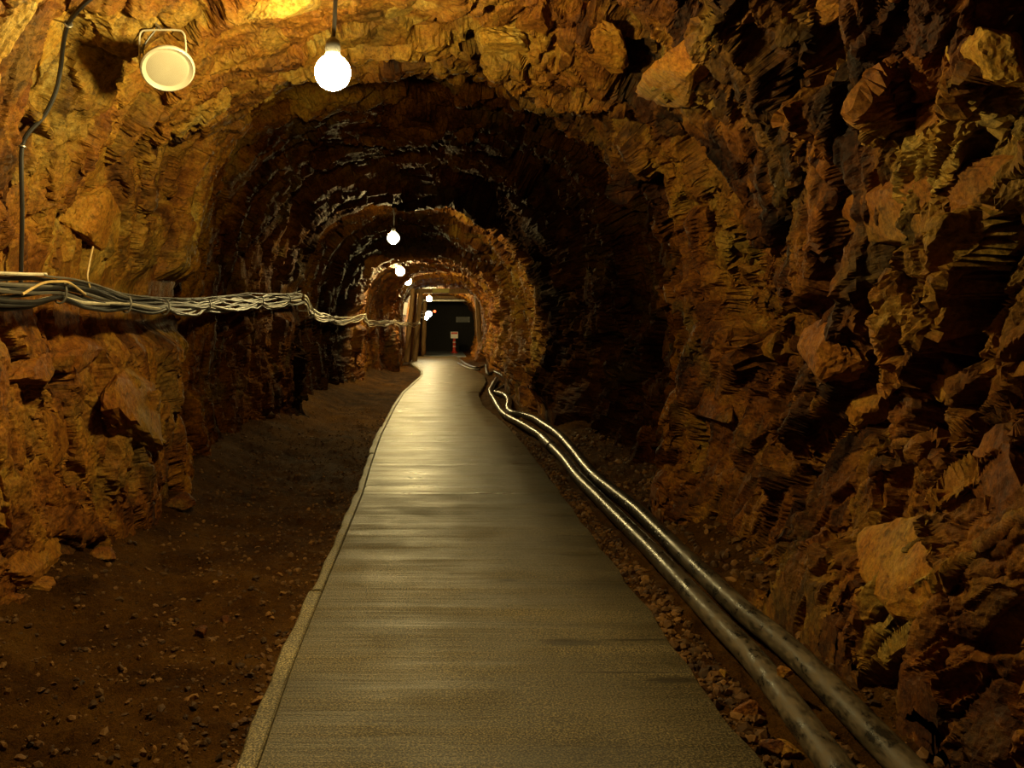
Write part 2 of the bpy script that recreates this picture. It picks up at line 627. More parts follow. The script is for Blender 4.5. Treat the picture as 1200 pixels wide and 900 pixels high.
def floor_z(x, d):
    """Ground beside the walkway."""
    a, b = xl(d), xr(d)
    le_ = np.clip((a - x), 0, 3)
    ri_ = np.clip((x - b), 0, 3)
    z = -0.07 + 0.03 * sstep(0, 0.5, le_) + 0.28 * sstep(0.75, 1.75, le_) + 0.04 * sstep(0.05, 0.5, ri_) + 0.16 * sstep(0.42, 1.1, ri_)
    inside = (x > a + 0.03) & (x < b - 0.03)
    return np.where(inside, -0.10, z)


# ------------------------------------------------------------------ rock shell
SMOOTH_ROCK = False


def build_rock():
    dn = np.arange(-6.0, 2.3, 0.16)
    df = [2.3]
    while df[-1] < 48.4:
        df.append(df[-1] + (0.0033 if df[-1] < 8.5 else 0.0058) * df[-1])
    D0 = np.concatenate([dn, np.array(df)])
    R = len(D0)
    # parameter along the profile: 0..1 left foot to spring line, 1..2 arch, 2..3 right
    t = np.concatenate([np.linspace(0, 1, 260, endpoint=False), np.linspace(1, 2, 720, endpoint=False), np.linspace(2, 3, 330)])
    T, DD = np.meshgrid(t, D0)
    T = T.ravel()
    DD = DD.ravel()
    # ragged rims: look the table up at a jittered distance
    q = np.stack([T * 2.2, DD * 0.5, np.zeros_like(DD)], 1)
    dj = DD + 0.55 * fbm(q, 3, 91) * sstep(2, 6, DD) * (1 - 0.5 * sstep(18, 26, DD)) + 0.12 * gnoise(q * 6, 97)
    a_l, a_r, top = tab(dj, 1), tab(dj, 2), tab(dj, 3)
    SPR = 1.25

    def base(T, a_l, a_r, top):
        cx = (a_l + a_r) / 2
        hw = (a_r - a_l) / 2
        ang = np.pi * (2 - np.clip(T, 1, 2))   # pi at left .. 0 at right
        c, s = np.cos(ang), np.sin(ang)
        sq = np.interp(DD, [0, 5, 6.8, 9, 12.5, 13.2, 14.5, 19, 20.6, 23, 28.5], [2.5, 2.6, 3.0, 2.7, 3.0, 3.7, 3.0, 3.0, 3.5, 3.0, 3.4])
        e = 2 / np.where(c < 0, sq, 2.45)
        X = cx + hw * np.sign(c) * np.abs(c) ** e
        Z = SPR + (top - SPR) * np.abs(s) ** e
        kl = np.clip(1 - T, 0, 1)
        kr = np.clip(T - 2, 0, 1)
        X = X + 0.10 * kl ** 1.6 - 0.42 * kr ** 1.3
        Z = np.where(T < 1, SPR - (SPR + 0.3) * kl, Z)
        Z = np.where(T > 2, SPR - (SPR + 0.3) * kr, Z)
        return X, Z

    X, Z = base(T, a_l, a_r, top)
    P = np.stack([X, DD, Z], 1)
    # inward normal from the grid
    G = P.reshape(R, len(t), 3)
    du = np.gradient(G, axis=1)
    # smooth profile normal without the rim slope, so that displacement does not fold
    nx = -du[..., 2]
    nz = du[..., 0]
    ln = np.sqrt(nx * nx + nz * nz) + 1e-9
    nx, nz = (-nx / ln).ravel(), (-nz / ln).ravel()
    # make sure it points into the tunnel
    cx = (a_l + a_r) / 2
    flip = np.where((nx * (cx - X) + nz * (1.4 - Z)) < 0, -1.0, 1.0)
    nx, nz = nx * flip, nz * flip

    right = sstep(0.0, 1.2, X)
    near = 1 - sstep(6, 9, DD)
    # bedding: rotate and stretch the rock space differently on either hand
    W = np.stack([gnoise(P * 0.8, 3), gnoise(P * 0.8, 4), gnoise(P * 0.8, 5)], 1) * 0.35
    W += np.stack([gnoise(P * 3.1, 6), gnoise(P * 3.1, 7), gnoise(P * 3.1, 8)], 1) * 0.06
    rgh = sstep(-0.25, 0.3, fbm(P * 0.9 + 5, 2, 51))         # smooth faces here, shattered rock there
    rgh = np.clip(rgh * (0.45 + 0.65 * right), 0.10, 1)
    th = 0.95
    wr = sstep(-0.15, 0.35, X + 0.25 * gnoise(P * 1.1, 83))
    ml, mr = wr < 1, wr > 0

    def turned(Pw, hand):
        """Rock space: the bedding stands steep on the left and leans towards the eye on the right."""
        if hand == 0:
            return np.stack([Pw[:, 0] * 0.9, Pw[:, 1] * 1.15 + Pw[:, 2] * 0.22, Pw[:, 2] * 0.55 - Pw[:, 1] * 0.12], 1)
        u = Pw[:, 1] * -math.cos(th) + Pw[:, 2] * math.sin(th)
        v = Pw[:, 1] * math.sin(th) + Pw[:, 2] * math.cos(th)
        return np.stack([Pw[:, 0] * 1.0, u * 0.50, v * 1.3], 1)

    def both(fn, n_out):
        acc = [np.zeros(len(P), np.float32) for _ in range(n_out)]
        for m, hand, w in ((ml, 0, 1 - wr), (mr, 1, wr)):
            for tot, q in zip(acc, fn(m, hand)):
                tot[m] += (q * w[m]).astype(np.float32)
        return acc

    def blocks(m, hand):
        Q = turned((P + W)[m], hand)
        rg = rgh[m]
        h1, c1, r1 = facets(Q * 1.05 + 7.1, 21 + hand * 50, 0.75, 0.9, 0.05)
        h2, c2, r2 = facets(Q * 2.7 + 3.3, 22 + hand * 50, 0.95, 0.9, 0.07)
        if hand == 0:
            d = 0.20 * h1 + 0.14 * h2 * (0.35 + 0.8 * rg) - 0.10 * (r2 > 0.86) * sstep(0.0, 0.14, c2)
        else:
            d = 0.34 * h1 + 0.21 * h2 * (0.45 + 0.7 * rg) - 0.17 * (r2 > 0.78) * sstep(0.0, 0.16, c2)
        d -= 0.09 * (1 - sstep(0.0, 0.12, c2)) * (0.25 + 0.8 * rg) * ((r2 * 7.3) % 1 > 0.5)
        d -= 0.06 * (1 - sstep(0.0, 0.06, c1))
        return d, r1, r2

    def chips(m, hand):
        Pm = P1[m] + 0.022 * np.stack([gnoise(P1[m] * 6.0, 16), gnoise(P1[m] * 6.0, 17), gnoise(P1[m] * 6.0, 18)], 1)
        Q = turned(Pm + 0.5 * W[m], hand)
        rg = rgh[m]
        h3, c3, r3 = facets(Q * (6.5 + 1.2 * hand) + 1.7, 23 + hand * 50, 1.0, 0.9, 0.07)
        h4, c4, r4 = facets(Q * 16.0, 24 + hand * 50, 1.0, 0.9, 0.10)
        k = 1.0 if hand else 0.7
        d = 0.080 * k * h3 * (0.3 + 0.85 * rg) + 0.024 * k * h4 * (0.25 + 0.9 * rg) * (1 - 0.65 * sstep(4.2, 6.5, Pm[:, 1]))
        d -= (0.055 if hand else 0.03) * (r3 > 0.82) * sstep(0.0, 0.2, c3)
        d -= 0.035 * (1 - sstep(0.0, 0.14, c3)) * (0.15 + 0.9 * rg) * ((r3 * 7.3) % 1 > 0.5)
        return d, r3, r4

    def grid_normals(A_):
        g3 = A_.reshape(R, len(t), 3)
        n_ = np.cross(np.gradient(g3, axis=1), np.gradient(g3, axis=0)).reshape(-1, 3)
        n_ /= np.linalg.norm(n_, axis=1, keepdims=True) + 1e-9
        s_ = np.sign(n_[:, 0] * nx + n_[:, 2] * nz)
        return n_ * np.where(s_ == 0, 1, s_)[:, None]

    d, r1, r2 = both(blocks, 3)
    d = d + 0.20 * fbm(P * 0.55, 2, 41) + 0.02 * fbm(P * 2.6, 2, 63)
    # keep the clear section: little inward growth
    d = np.where(d > 0, d * 0.65, d)
    far = sstep(20, 34, DD)
    d *= (1 - 0.5 * far)
    P1 = np.stack([X + nx * d, DD + 0.25 * d * gnoise(P * 1.3, 81), Z + nz * d], 1)
    # chips and grain sit on the faces of the blocks, along their own normals
    N1 = grid_normals(P1)
    d3, r3, r4 = both(chips, 3)
    d3 = d3 + 0.010 * fbm(P1 * 6.0, 3, 61, 0.6) + 0.016 * (0.4 + 0.8 * rgh) * fbm(P1 * 9.0, 4, 64, 0.6, True) + 0.006 * gnoise(P1 * 45.0, 71)
    P2 = P1 + N1 * (d3 * (1 - 0.35 * far))[:, None]
    X2, Y2, Z2 = P2[:, 0], P2[:, 1], P2[:, 2]
    # let the cables and pipes run clear of the rock
    bx = np.interp(Y2, bun[:, 1], bun[:, 0])
    bz = np.interp(Y2, bun[:, 1], bun[:, 2])
    w = (1 - sstep(0.10, 0.34, np.abs(Z2 - bz))) * (X < 0)
    lim = bx - 0.13 - 0.10 * near
    X2 = np.where((X2 > lim) & (X < 0), X2 + (lim - X2) * w, X2)
    # the wall under the cables is not left far behind them either
    lim2 = bx - 0.46
    X2 = np.where((X2 < lim2) & (X < 0) & (Y2 < 7.0), X2 + (lim2 - X2) * w * 0.7, X2)
    pxx = np.interp(Y2, pipe_env[:, 1], pipe_env[:, 0]) + 0.12
    w = (1 - sstep(0.16, 0.55, Z2)) * (X > 0)
    X2 = np.where((X2 < pxx) & (X > 0), X2 + (pxx - X2) * w, X2)

    hue = 0.30 * r2 + 0.22 * r3 + 0.12 * r1 + 0.36 * (0.5 + 0.9 * fbm(P * 1.4 + 9, 3, 33))
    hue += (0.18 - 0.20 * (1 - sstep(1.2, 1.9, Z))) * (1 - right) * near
    hue += right * near * (0.30 * sstep(0.05, 0.45, fbm(P * 1.15 + 31, 3, 35)) - 0.08)
    val = 0.45 * r1 + 0.35 * r3 + 0.2 * r4
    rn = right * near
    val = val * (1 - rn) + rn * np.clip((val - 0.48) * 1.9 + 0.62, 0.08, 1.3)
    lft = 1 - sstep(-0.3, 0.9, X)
    dark = sstep(7.0, 9.5, DD) * (1 - sstep(13.2, 13.6, DD)) + (0.35 + 0.65 * lft) * sstep(13.2, 13.6, DD) * (1 - sstep(19.8, 20.6, DD)) * np.maximum(lft, sstep(2.4, 2.9, Z))  # dark rock zones, with the shade of bay and arch put into their tone
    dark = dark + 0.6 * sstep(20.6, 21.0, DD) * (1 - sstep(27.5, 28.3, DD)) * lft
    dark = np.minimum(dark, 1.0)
    val = val * (1 - (0.48 + 0.48 * sstep(12.3, 13.1, DD) * (1 - sstep(19.8, 20.6, DD))) * dark) * (1 - 0.55 * right * (1 - sstep(12.5, 13.5, DD)))  # second arch's jamb and inner left shaded further by colour
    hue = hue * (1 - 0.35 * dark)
    wet_dull = sstep(6.6, 7.4, DD) * (1 - sstep(13.2, 13.8, DD)) * (1 - 0.8 * sstep(11.3, 12.3, DD) * sstep(0.0, 0.3, gnoise(P * 1.6, 44)))  # takes specular off the rock in the shaded zones to mute glints
    wet_dull = np.maximum(wet_dull, lft * sstep(13.0, 13.4, DD) * (1 - sstep(19.0, 20.0, DD)))
    GX = np.stack([X2, Y2, Z2], 1).reshape(R, len(t), 3)
    A = {'hue': hue.reshape(R, -1), 'val': val.reshape(R, -1), 'wet_dull': wet_dull.reshape(R, -1)}

    def piece(name, c0, c1):
        n = c1 - c0
        V = GX[:, c0:c1].reshape(-1, 3).astype(np.float32)
        i, j = np.meshgrid(np.arange(R - 1), np.arange(n - 1), indexing='ij')
        a = (i * n + j).ravel()
        Q_ = np.stack([a, a + 1, a + n + 1, a + n], 1)     # normals into the tunnel
        me = bpy.data.meshes.new(name)
        me.vertices.add(len(V))
        me.vertices.foreach_set('co', V.ravel())
        me.loops.add(Q_.size)
        me.loops.foreach_set('vertex_index', Q_.ravel().astype(np.int32))
        me.polygons.add(len(Q_))
        me.polygons.foreach_set('loop_start', np.arange(0, Q_.size, 4, dtype=np.int32))
        me.polygons.foreach_set('use_smooth', np.full(len(Q_), SMOOTH_ROCK, dtype=bool))
        me.update()
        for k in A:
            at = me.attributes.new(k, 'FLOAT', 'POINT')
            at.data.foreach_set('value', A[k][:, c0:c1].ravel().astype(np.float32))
        o = link(name, me, ROCK, None, False)
        o['kind'] = 'structure'
        return o, V, Q_

    cl = int(np.searchsorted(t, 1.30))
    cr = int(np.searchsorted(t, 1.70))
    return [piece('wall_left', 0, cl + 1), piece('ceiling', cl, cr + 1), piece('wall_right', cr, len(t))]


def ground_pts(lst, z, r):
    return [on_ground(x, y, z + r) for x, y in lst]


def pipe_z(p, r):
    return Vector((p.x, p.y, p.z))


pB = np.array([[*p] for p in ground_pts(PIPE_B, -0.03, 0.058)])
pA = np.array([[*p] for p in ground_pts(PIPE_A, -0.035, 0.056) + ground_pts(PIPE_A2, -0.03, 0.052)])
pC = np.array([[*p] for p in ground_pts(PIPE_C, -0.03, 0.035)])
_e = np.concatenate([pB, pC])
env_d = np.linspace(1.5, 44, 160)
pipe_env = []
for dd in env_d:
    near_ = _e[np.abs(_e[:, 1] - dd) < max(0.5, 0.07 * dd)]
    if len(near_):
        pipe_env.append((near_[:, 0].max(), dd))
pipe_env = np.array(pipe_env)

shell = build_rock()


def make_bvh(V, Q_):
    return BVHTree.FromPolygons(V.tolist(), Q_.tolist())


BVH = {o.name: make_bvh(V, Q_) for o, V, Q_ in shell}


def hit_rock(origin, direction, names=('wall_left', 'ceiling', 'wall_right')):
    best = None
    for nm in names:
        h = BVH[nm].ray_cast(Vector(origin), Vector(direction).normalized())
        if h[0] is not None and (best is None or h[3] < best[3]):
            best = h
    return best


# ------------------------------------------------------------------ floor
def build_floor():
    ds = list(np.arange(-6.0, 2.4, 0.2)) + [2.4]
    while ds[-1] < 48.4:
        ds.append(ds[-1] + 0.007 * ds[-1])
    ds = np.array(ds)
    xs = np.arange(-3.0, 2.8, 0.018)
    Xg, Dg = np.meshgrid(xs, ds)
    x, d = Xg.ravel(), Dg.ravel()
    P = np.stack([x, d, np.zeros_like(x)], 1)
    z = floor_z(x, d)
    out = np.maximum(np.maximum(xl(d) - x, x - xr(d)), 0)
    k = sstep(0.0, 0.25, out)
    h, c, r = facets(P * 22.0, 55, 0.8)
    h2_, c2_, r2_ = facets(P * 9.0, 56, 0.8)
    z = z + k * (0.07 * fbm(P * 1.3, 3, 57) + 0.02 * fbm(P * 6.0, 3, 58)) + 0.014 * h * (0.3 + k) + 0.022 * k * np.maximum(h2_, 0.1) * (r2_ > 0.45)
    z = np.where(out <= 0, np.minimum(z, -0.06), z)
    R, n = Xg.shape
    V = np.stack([x, d, z], 1).astype(np.float32)
    i, j = np.meshgrid(np.arange(R - 1), np.arange(n - 1), indexing='ij')
    a = (i * n + j).ravel()
    Q_ = np.stack([a, a + 1, a + n + 1, a + n], 1)
    me = bpy.data.meshes.new('floor')
    me.from_pydata(V.tolist(), [], Q_.tolist())
    at = me.attributes.new('wet_dull', 'FLOAT', 'POINT')
    wet_dull = sstep(6.5, 8.5, d) * (1 - sstep(13.5, 15, d)) * sstep(-0.15, 0.2, gnoise(P * 1.2, 59))
    at.data.foreach_set('value', wet_dull.astype(np.float32))
    o = link('floor', me, DIRT)
    o['kind'] = 'structure'
    return make_bvh(V, Q_)


FLOOR_BVH = build_floor()


def ground_at(x, d):
    h = FLOOR_BVH.ray_cast(Vector((x, d, 2.0)), Vector((0, 0, -1)))
    return h[0].z if h[0] else 0.0


# ------------------------------------------------------------------ walkway: slabs and a kerb strip
walk = bpy.data.objects.new('walkway', None)
COL.objects.link(walk)
walk['kind'] = 'structure'
KW = 0.066


def slab(d0, d1, g=0.006):
    ds = np.unique(np.concatenate([[d0 + g], np.arange(d0 + g, d1 - g, 0.25), re[(re[:, 1] > d0 + g) & (re[:, 1] < d1 - g), 1], [d1 - g]]))
    bm = bmesh.new()
    rows = []
    for d in ds:
        a, b = xl(d) + KW + 0.001, xr(d) + 0.008 * math.sin(d * 7.3) + 0.006 * math.sin(d * 17.1)
        prof = [(a, -0.12), (a, -0.006), (a + 0.006, 0.0)]
        prof += [(a + (b - a) * f, 0.002 * math.sin(d * 3 + f * 7)) for f in (0.2, 0.4, 0.6, 0.8)]
        prof += [(b - 0.018, -0.001), (b - 0.004, -0.010), (b, -0.03), (b, -0.12)]
        rows.append([bm.verts.new((x, d, z)) for x, z in prof])
    for r0, r1 in zip(rows, rows[1:]):
        for k in range(len(r0) - 1):
            bm.faces.new((r0[k], r0[k + 1], r1[k + 1], r1[k]))
    bm.faces.new(rows[0])
    bm.faces.new(list(reversed(rows[-1])))
    bmesh.ops.recalc_face_normals(bm, faces=bm.faces)
    return obj('concrete_slab', bm, CONC if d1 < 8 else WETC, walk)


JOINTS = [-5.5, 7.54, 18.2, 27.5, D_END]
for a, b in zip(JOINTS, JOINTS[1:]):
    slab(a, b)


def kerb(d0, d1, dx, dz, g=0.004):
    ds = np.unique(np.concatenate([[d0 + g], np.arange(d0 + g, d1 - g, 0.2), [d1 - g]]))
    bm = bmesh.new()
    rows = []
    for d in ds:
        a = xl(d) + dx + 0.004 * math.sin(d * 9.1) + 0.003 * math.sin(d * 23)
        b = xl(d) + KW - 0.0015
        z = 0.006 + dz
        prof = [(a, -0.12), (a, z - 0.014), (a + 0.009, z - 0.002), (a + 0.02, z), (b - 0.008, z), (b, z - 0.008), (b, -0.12)]
        rows.append([bm.verts.new((x, d, zz)) for x, zz in prof])
    for r0, r1 in zip(rows, rows[1:]):
        for k in range(len(r0) - 1):
            bm.faces.new((r0[k], r0[k + 1], r1[k + 1], r1[k]))
    bm.faces.new(rows[0])
    bm.faces.new(list(reversed(rows[-1])))
    bmesh.ops.recalc_face_normals(bm, faces=bm.faces)
    return obj('kerb_stone', bm, KERB, walk)


KJ = [-5.5, 1.2, 4.80, 6.32, 7.54, 9.9, 12.4, 15.4, 18.2, 21.0, 23.4, 25.6, 27.5, 30.5, D_END]
for i, (a, b) in enumerate(zip(KJ, KJ[1:])):
    kerb(a, b, (0.0, -0.012, 0.004, -0.006)[i % 4], (0.0, -0.004, 0.003)[i % 3])
# dark landing beyond the walkway
bm = bmesh.new()
add_box(bm, (0.25, 44.2, -0.045), (2.0, 8.2, 0.10))
land = obj('landing_slab', bm, plain('smooth_landing', (0.16, 0.19, 0.22), 0.3, 0.5, 0, 0.15, 3.0), walk)

# ------------------------------------------------------------------ pipes
def pipe(name, pts2, r, z, label, cat='pipe', wob=0.0, mat=PIPE):
    pts = ground_pts(pts2, z, r)
    o = thing(name, label, cat, (pts[0].x, pts[0].y, 0))
    sm = smooth_path(pts, 6)
    bm = bmesh.new()
    add_tube(bm, sm, r, 18)
    keep(obj('pipe_run', bm, mat), o)
    return o, pts, sm


def sleeve(o, a, b, r, mat=PIPE):
    bm = bmesh.new()
    d = (b - a).normalized()
    L = (b - a).length
    M = Matrix.Translation(a) @ d.to_track_quat('Z', 'Y').to_matrix().to_4x4()
    add_lathe(bm, [(r * 0.86, 0), (r, 0.004), (r, L - 0.004), (r * 0.86, L)], 18, M)
    return keep(obj('coupling', bm, mat), o)


pa, pts, sm = pipe('drain_pipe', PIPE_A, 0.056, -0.035, 'thick dusty black pipe nearest the walkway, its far piece bending back beyond a coupling')
sleeve(pa, pts[-2].lerp(pts[-1], 0.55), pts[-1] + (pts[-1] - pts[-2]) * 0.04, 0.066)
bm = bmesh.new()
add_tube(bm, smooth_path(ground_pts(PIPE_A2, -0.03, 0.052), 6), 0.052, 18)
keep(obj('pipe_bend', bm, PIPE), pa)
pb, pts, sm = pipe('water_pipe', PIPE_B, 0.056, -0.01, 'thick black pipe nearest the right rock wall, shiny in its middle stretch')
sleeve(pb, pts[-2], pts[-1], 0.066)
pc, pts, sm = pipe('hose', PIPE_C, 0.036, -0.03, 'thinner black hose looping up beside the far walkway bend', 'hose')
pd, pts, sm = pipe('hose', PIPE_D, 0.034, -0.03, 'short thin hose lying closest to the far end of the walkway', 'hose')

# ------------------------------------------------------------------ cable bundle on the left wall
def bundle(name, path, n_c, spread, label, ties, seed, pale, grey):
    rnd = random.Random(seed)
    base = smooth_path([px(*p) for p in path], 5)
    n = len(base)
    o = thing(name, label, 'cables', tuple(base[0]))
    # arc length
    s = [0.0]
    for a, b in zip(base, base[1:]):
        s.append(s[-1] + (b - a).length)
    tie_s = []
    for tx in ties:
        k = min(range(n), key=lambda q: abs((base[q].x / base[q].y * F + VX) - tx))
        tie_s.append(s[k])
    for c in range(n_c):
        # slots filling a flattened stack, permuted between ties
        pts = []
        ph = rnd.uniform(0, 6.28)
        slot_h = (c + 0.5) / n_c * 2 - 1
        amp = rnd.uniform(0.15, 0.5)
        fr = rnd.uniform(1.2, 2.8)
        dep = rnd.uniform(-1, 1)
        for k in range(n):
            p = base[k]
            dist = min([abs(s[k] - q) for q in tie_s] + [9])
            tight = 0.62 + 0.38 * min(1, dist / 0.3)
            sc = spread(p.y)
            hz = max(-1, min(1, slot_h + amp * math.sin(fr * s[k] + ph)))
            sag = -0.35 * max(0, min(1, dist / 0.35)) * (0.5 - 0.5 * slot_h) * 0.6
            hx = 0.42 * math.sin(fr * 0.8 * s[k] + ph * 2 + dep)
            pts.append(p + Vector((hx * sc * 0.6, 0, (hz * tight + sag) * sc)))
        r = rnd.uniform(0.008, 0.0135)
        mat = PALEC if c in pale else (GREYC if c in grey else BLACK)
        bm = bmesh.new()
        add_tube(bm, pts, r, 7)
        ob = keep(obj('cable', bm, mat), o)
        if mat is not BLACK:
            ob['label'] = 'pale coloured cable' if mat is PALEC else 'grey sheathed cable'
    for tx, q in zip(ties, tie_s):
        k = min(range(n), key=lambda w: abs(s[w] - q))
        p = base[k]
        t = (base[min(k + 1, n - 1)] - base[max(k - 1, 0)]).normalized()
        sc = spread(p.y)
        sd = t.cross(Vector((0, 0, 1))).normalized()
        ring = [p + sd * math.cos(a) * (sc * 0.34 + 0.014) + Vector((0, 0, math.sin(a) * (sc * 0.78 + 0.012) - 0.1 * sc)) for a in np.linspace(0, 2 * math.pi, 17)]
        bm = bmesh.new()
        add_tube(bm, ring, 0.006, 6)
        keep(obj('cable_tie', bm, GREYC), o)
        h = hit_rock(p, (-1, 0.0, 0.1), ('wall_left',))
        if h and h[3] < 1.2:
            bm = bmesh.new()
            add_tube(bm, [h[0] + Vector((-0.03, 0, 0)), p.lerp(h[0], 0.5) + Vector((0, 0, 0.01)), p], 0.007, 6)
            keep(obj('wall_hook', bm, STEEL), o)
    return o


b1 = bundle('cable_bundle', BUND, 13, lambda d: float(np.interp(d, [3, 4.5, 5.3, 6.2, 8, 13], [0.070, 0.066, 0.056, 0.056, 0.066, 0.10])),
            'thick bundle of black and pale cables tied along the near left rock wall',
            [-60, 71, 148, 193, 242, 306, 337], 3, (3,), (5, 8, 11))
b2 = bundle('cable_bundle', BUND2, 8, lambda d: 0.075,
            'sagging pale cable bundle along the left wall beyond the second rock arch', [366, 390, 426, 460, 477], 5, (0, 2, 4, 5, 7), (1, 6))  # mostly pale sheaths: shine and lamplight on the far cables put into their colour


def wire(name, pts, r, mat, label, cat='wire', n=6, seg=7):
    o = tube_obj(name, pts, r, mat, None, seg, n)
    return tag(o, label, cat)


# pale conduit and the thin wire above the bundle
wire('conduit', [px(-90, 316, 3.35), px(0, 320, 3.86), px(30, 321.3, 4.08), px(54, 321.5, 4.28)], 0.0085, PALEC,
     'pale straight conduit above the cable bundle at the left edge of the photo', 'conduit')
wire('wire', [px(50, 321, 4.24), px(58, 324, 4.3), px(85, 327, 4.6), px(110, 333, 4.85), px(140, 343, 5.3), px(175, 348, 5.8), px(230, 349.5, 7.2),
              px(280, 345, 9.3), px(292, 343.5, 10.0), px(320, 345, 11.4), px(340, 344, 12.4), px(353, 341, 13.0)], 0.0055, GREYC,
     'long thin grey wire strung just above the tied cable bundle')
wire('wire', [px(26, 345, 4.05), px(50, 332, 4.25), px(70, 330, 4.42), px(82, 332, 4.5), px(100, 345, 4.75)], 0.007, YELC, 'tan wire lying on top of the cable bundle')
wire('wire', [px(105.5, 337, 4.80), px(102.5, 325, 4.77), px(105, 308, 4.80), px(109, 289, 4.86)], 0.005, YELC, 'loose tan wire end sticking up from the cable bundle')

# black cable up the near left wall: lies on the rock, found by casting along the wall's own section
vc = []
for x, y in [(122, -30), (112, -8), (95, 8), (80, 28), (74, 52), (71, 80), (65, 108), (52, 135), (33, 156), (26, 172), (25, 200), (26, 250), (25, 300), (24, 338)]:
    dr = px(x, y, 1.0) - Vector((0, 0, EYE))
    h = hit_rock((0, 0, EYE), dr, ('wall_left', 'ceiling'))
    vc.append(h[0] if h else px(x, y, 4))
# pull to a smooth run standing slightly proud of the rock
vd = [p.y for p in vc]
vs_ = [min(vd[max(0, i - 1):i + 2]) for i in range(len(vd))]
vs_ = [sum(vs_[max(0, i - 1):i + 2]) / len(vs_[max(0, i - 1):i + 2]) - 0.085 for i in range(len(vs_))]
vpts = [Vector((p.x * q / p.y, q, EYE + (p.z - EYE) * q / p.y)) for p, q in zip(vc, vs_)]
vo_ = thing('power_cable', 'black cable hanging down the near left rock wall to the cable bundle', 'cable', tuple(vpts[-1]))
bm = bmesh.new()
add_tube(bm, smooth_path(vpts, 6), 0.0115, 8)
keep(obj('cable_run', bm, BLACK), vo_)
for i in (3, 9):
    p = vpts[i]
    bm = bmesh.new()
    t = (vpts[i + 1] - vpts[i - 1]).normalized()
    sd = t.orthogonal().normalized()
    up_ = t.cross(sd)
    add_tube(bm, [p + (sd * math.cos(a) + up_ * math.sin(a)) * 0.017 for a in np.linspace(0, 2 * math.pi, 13)], 0.005, 6)
    h = hit_rock(p, (p - Vector((0, 0, 1.6))) * Vector((1, 0.3, 0.6)))
    if h and h[3] < 0.8:
        add_tube(bm, [p, h[0]], 0.005, 6)
    keep(obj('cable_clip', bm, STEEL), vo_)

# ------------------------------------------------------------------ lamps
def lamp(x, y, d, label, r=0.088, cord_bend=None):
    c = px(x, y, d)
    h = hit_rock(c, (0, 0, 1))
    top = h[0].z if h else c.z + 0.6
    o = thing('hanging_lamp', label, 'lamp', tuple(c), 'lamps hung along the tunnel')
    bm = bmesh.new()
    prof = [(0.0, -r)]
    for k in range(1, 12):
        a = -math.pi / 2 + math.pi * k / 13
        prof.append((r * math.cos(a), r * math.sin(a)))
    prof += [(0.034, r * 0.96), (0.032, r * 1.08), (0.0, r * 1.10)]
    add_lathe(bm, prof, 20)
    obj('bulb', bm, GLOBE if d < 10 else FARGLOBE, o)
    bm = bmesh.new()
    add_lathe(bm, [(0.0, r * 1.02), (0.034, r * 1.03), (0.036, r * 1.35), (0.030, r * 1.75), (0.014, r * 1.95), (0.0, r * 1.97)], 16)
    obj('socket', bm, BLACK, o)
    bm = bmesh.new()
    H = max(0.1, top - c.z + 0.06)
    b0 = r * 1.9
    bend = cord_bend or 0.0
    pts_ = [Vector((0, 0, b0)), Vector((0.006, 0, b0 + 0.05)), Vector((0.012, 0, b0 + (H - b0) * 0.35)), Vector((0.004, 0, b0 + (H - b0) * 0.55)),
            Vector((-0.4 * bend, 0, b0 + (H - b0) * 0.75)), Vector((-bend, 0, H))]
    add_tube(bm, smooth_path(pts_, 6), 0.010, 8)
    obj('cord', bm, BLACK, o)
    return o


lamp(390, 85, 3.9, 'nearest lit bulb, the biggest and brightest, hanging from a black cord', 0.082, 0.05)
lamp(461, 279, 13.9, 'second lit bulb along the tunnel, just inside the second rock arch', 0.095)
lamp(469, 318, 21.5, 'third lit bulb along the tunnel, the upper of two close together', 0.115)
lamp(478, 329.5, 28.9, 'fourth lit bulb along the tunnel, lower of two close together', 0.13)
lamp(503, 350, 38.0, 'farthest warm bulb hanging in front of the timber lintel', 0.13)

# ------------------------------------------------------------------ loudspeaker
sp_c = px(196.5, 80, 4.4)
sp = thing('loudspeaker', 'round cream loudspeaker on a wire bracket high on the left rock wall', 'speaker', tuple(sp_c))
nrm = Vector((0.26, -0.58, -0.76)).normalized()
M = nrm.to_track_quat('Z', 'Y').to_matrix().to_4x4()
R_ = 0.137
bm = bmesh.new()
add_lathe(bm, [(0.0, -0.075), (0.07, -0.075), (0.086, -0.065), (0.098, -0.01), (0.109, 0.0), (0.0, 0.0)], 40, M)
obj('housing', bm, CREAM, sp)
bm = bmesh.new()
add_lathe(bm, [(0.104, -0.004), (R_ - 0.003, -0.004), (R_, 0.002), (R_ - 0.002, 0.011), (R_ - 0.010, 0.016), (R_ - 0.017, 0.010), (0.104, 0.002), (0.104, -0.004)], 48, M)
obj('rim', bm, CREAM, sp)
bm = bmesh.new()
add_lathe(bm, [(0.0, 0.006), (0.05, 0.006), (0.088, 0.006), (0.105, 0.004), (0.116, 0.002)], 48, M)
obj('grille', bm, GRILLE, sp)
bm = bmesh.new()
for ring in range(2, 15):
    rr_ = 0.0067 * ring
    for k in range(int(6.28 * rr_ / 0.0075)):
        a = 6.283 * k / int(6.28 * rr_ / 0.0075)
        p = M @ Vector((rr_ * math.cos(a), rr_ * math.sin(a), 0.0064))
        q = [p + (M.to_3x3() @ Vector((0.0015 * math.cos(b), 0.0015 * math.sin(b), 0))) for b in (0, 1.57, 3.14, 4.71)]
        bm.faces.new([bm.verts.new(v) for v in q])
gd = obj('grille_holes', bm, plain('grille_hole', (0.22, 0.19, 0.13), 0.8), sp, False)
gd['kind'] = 'stuff'
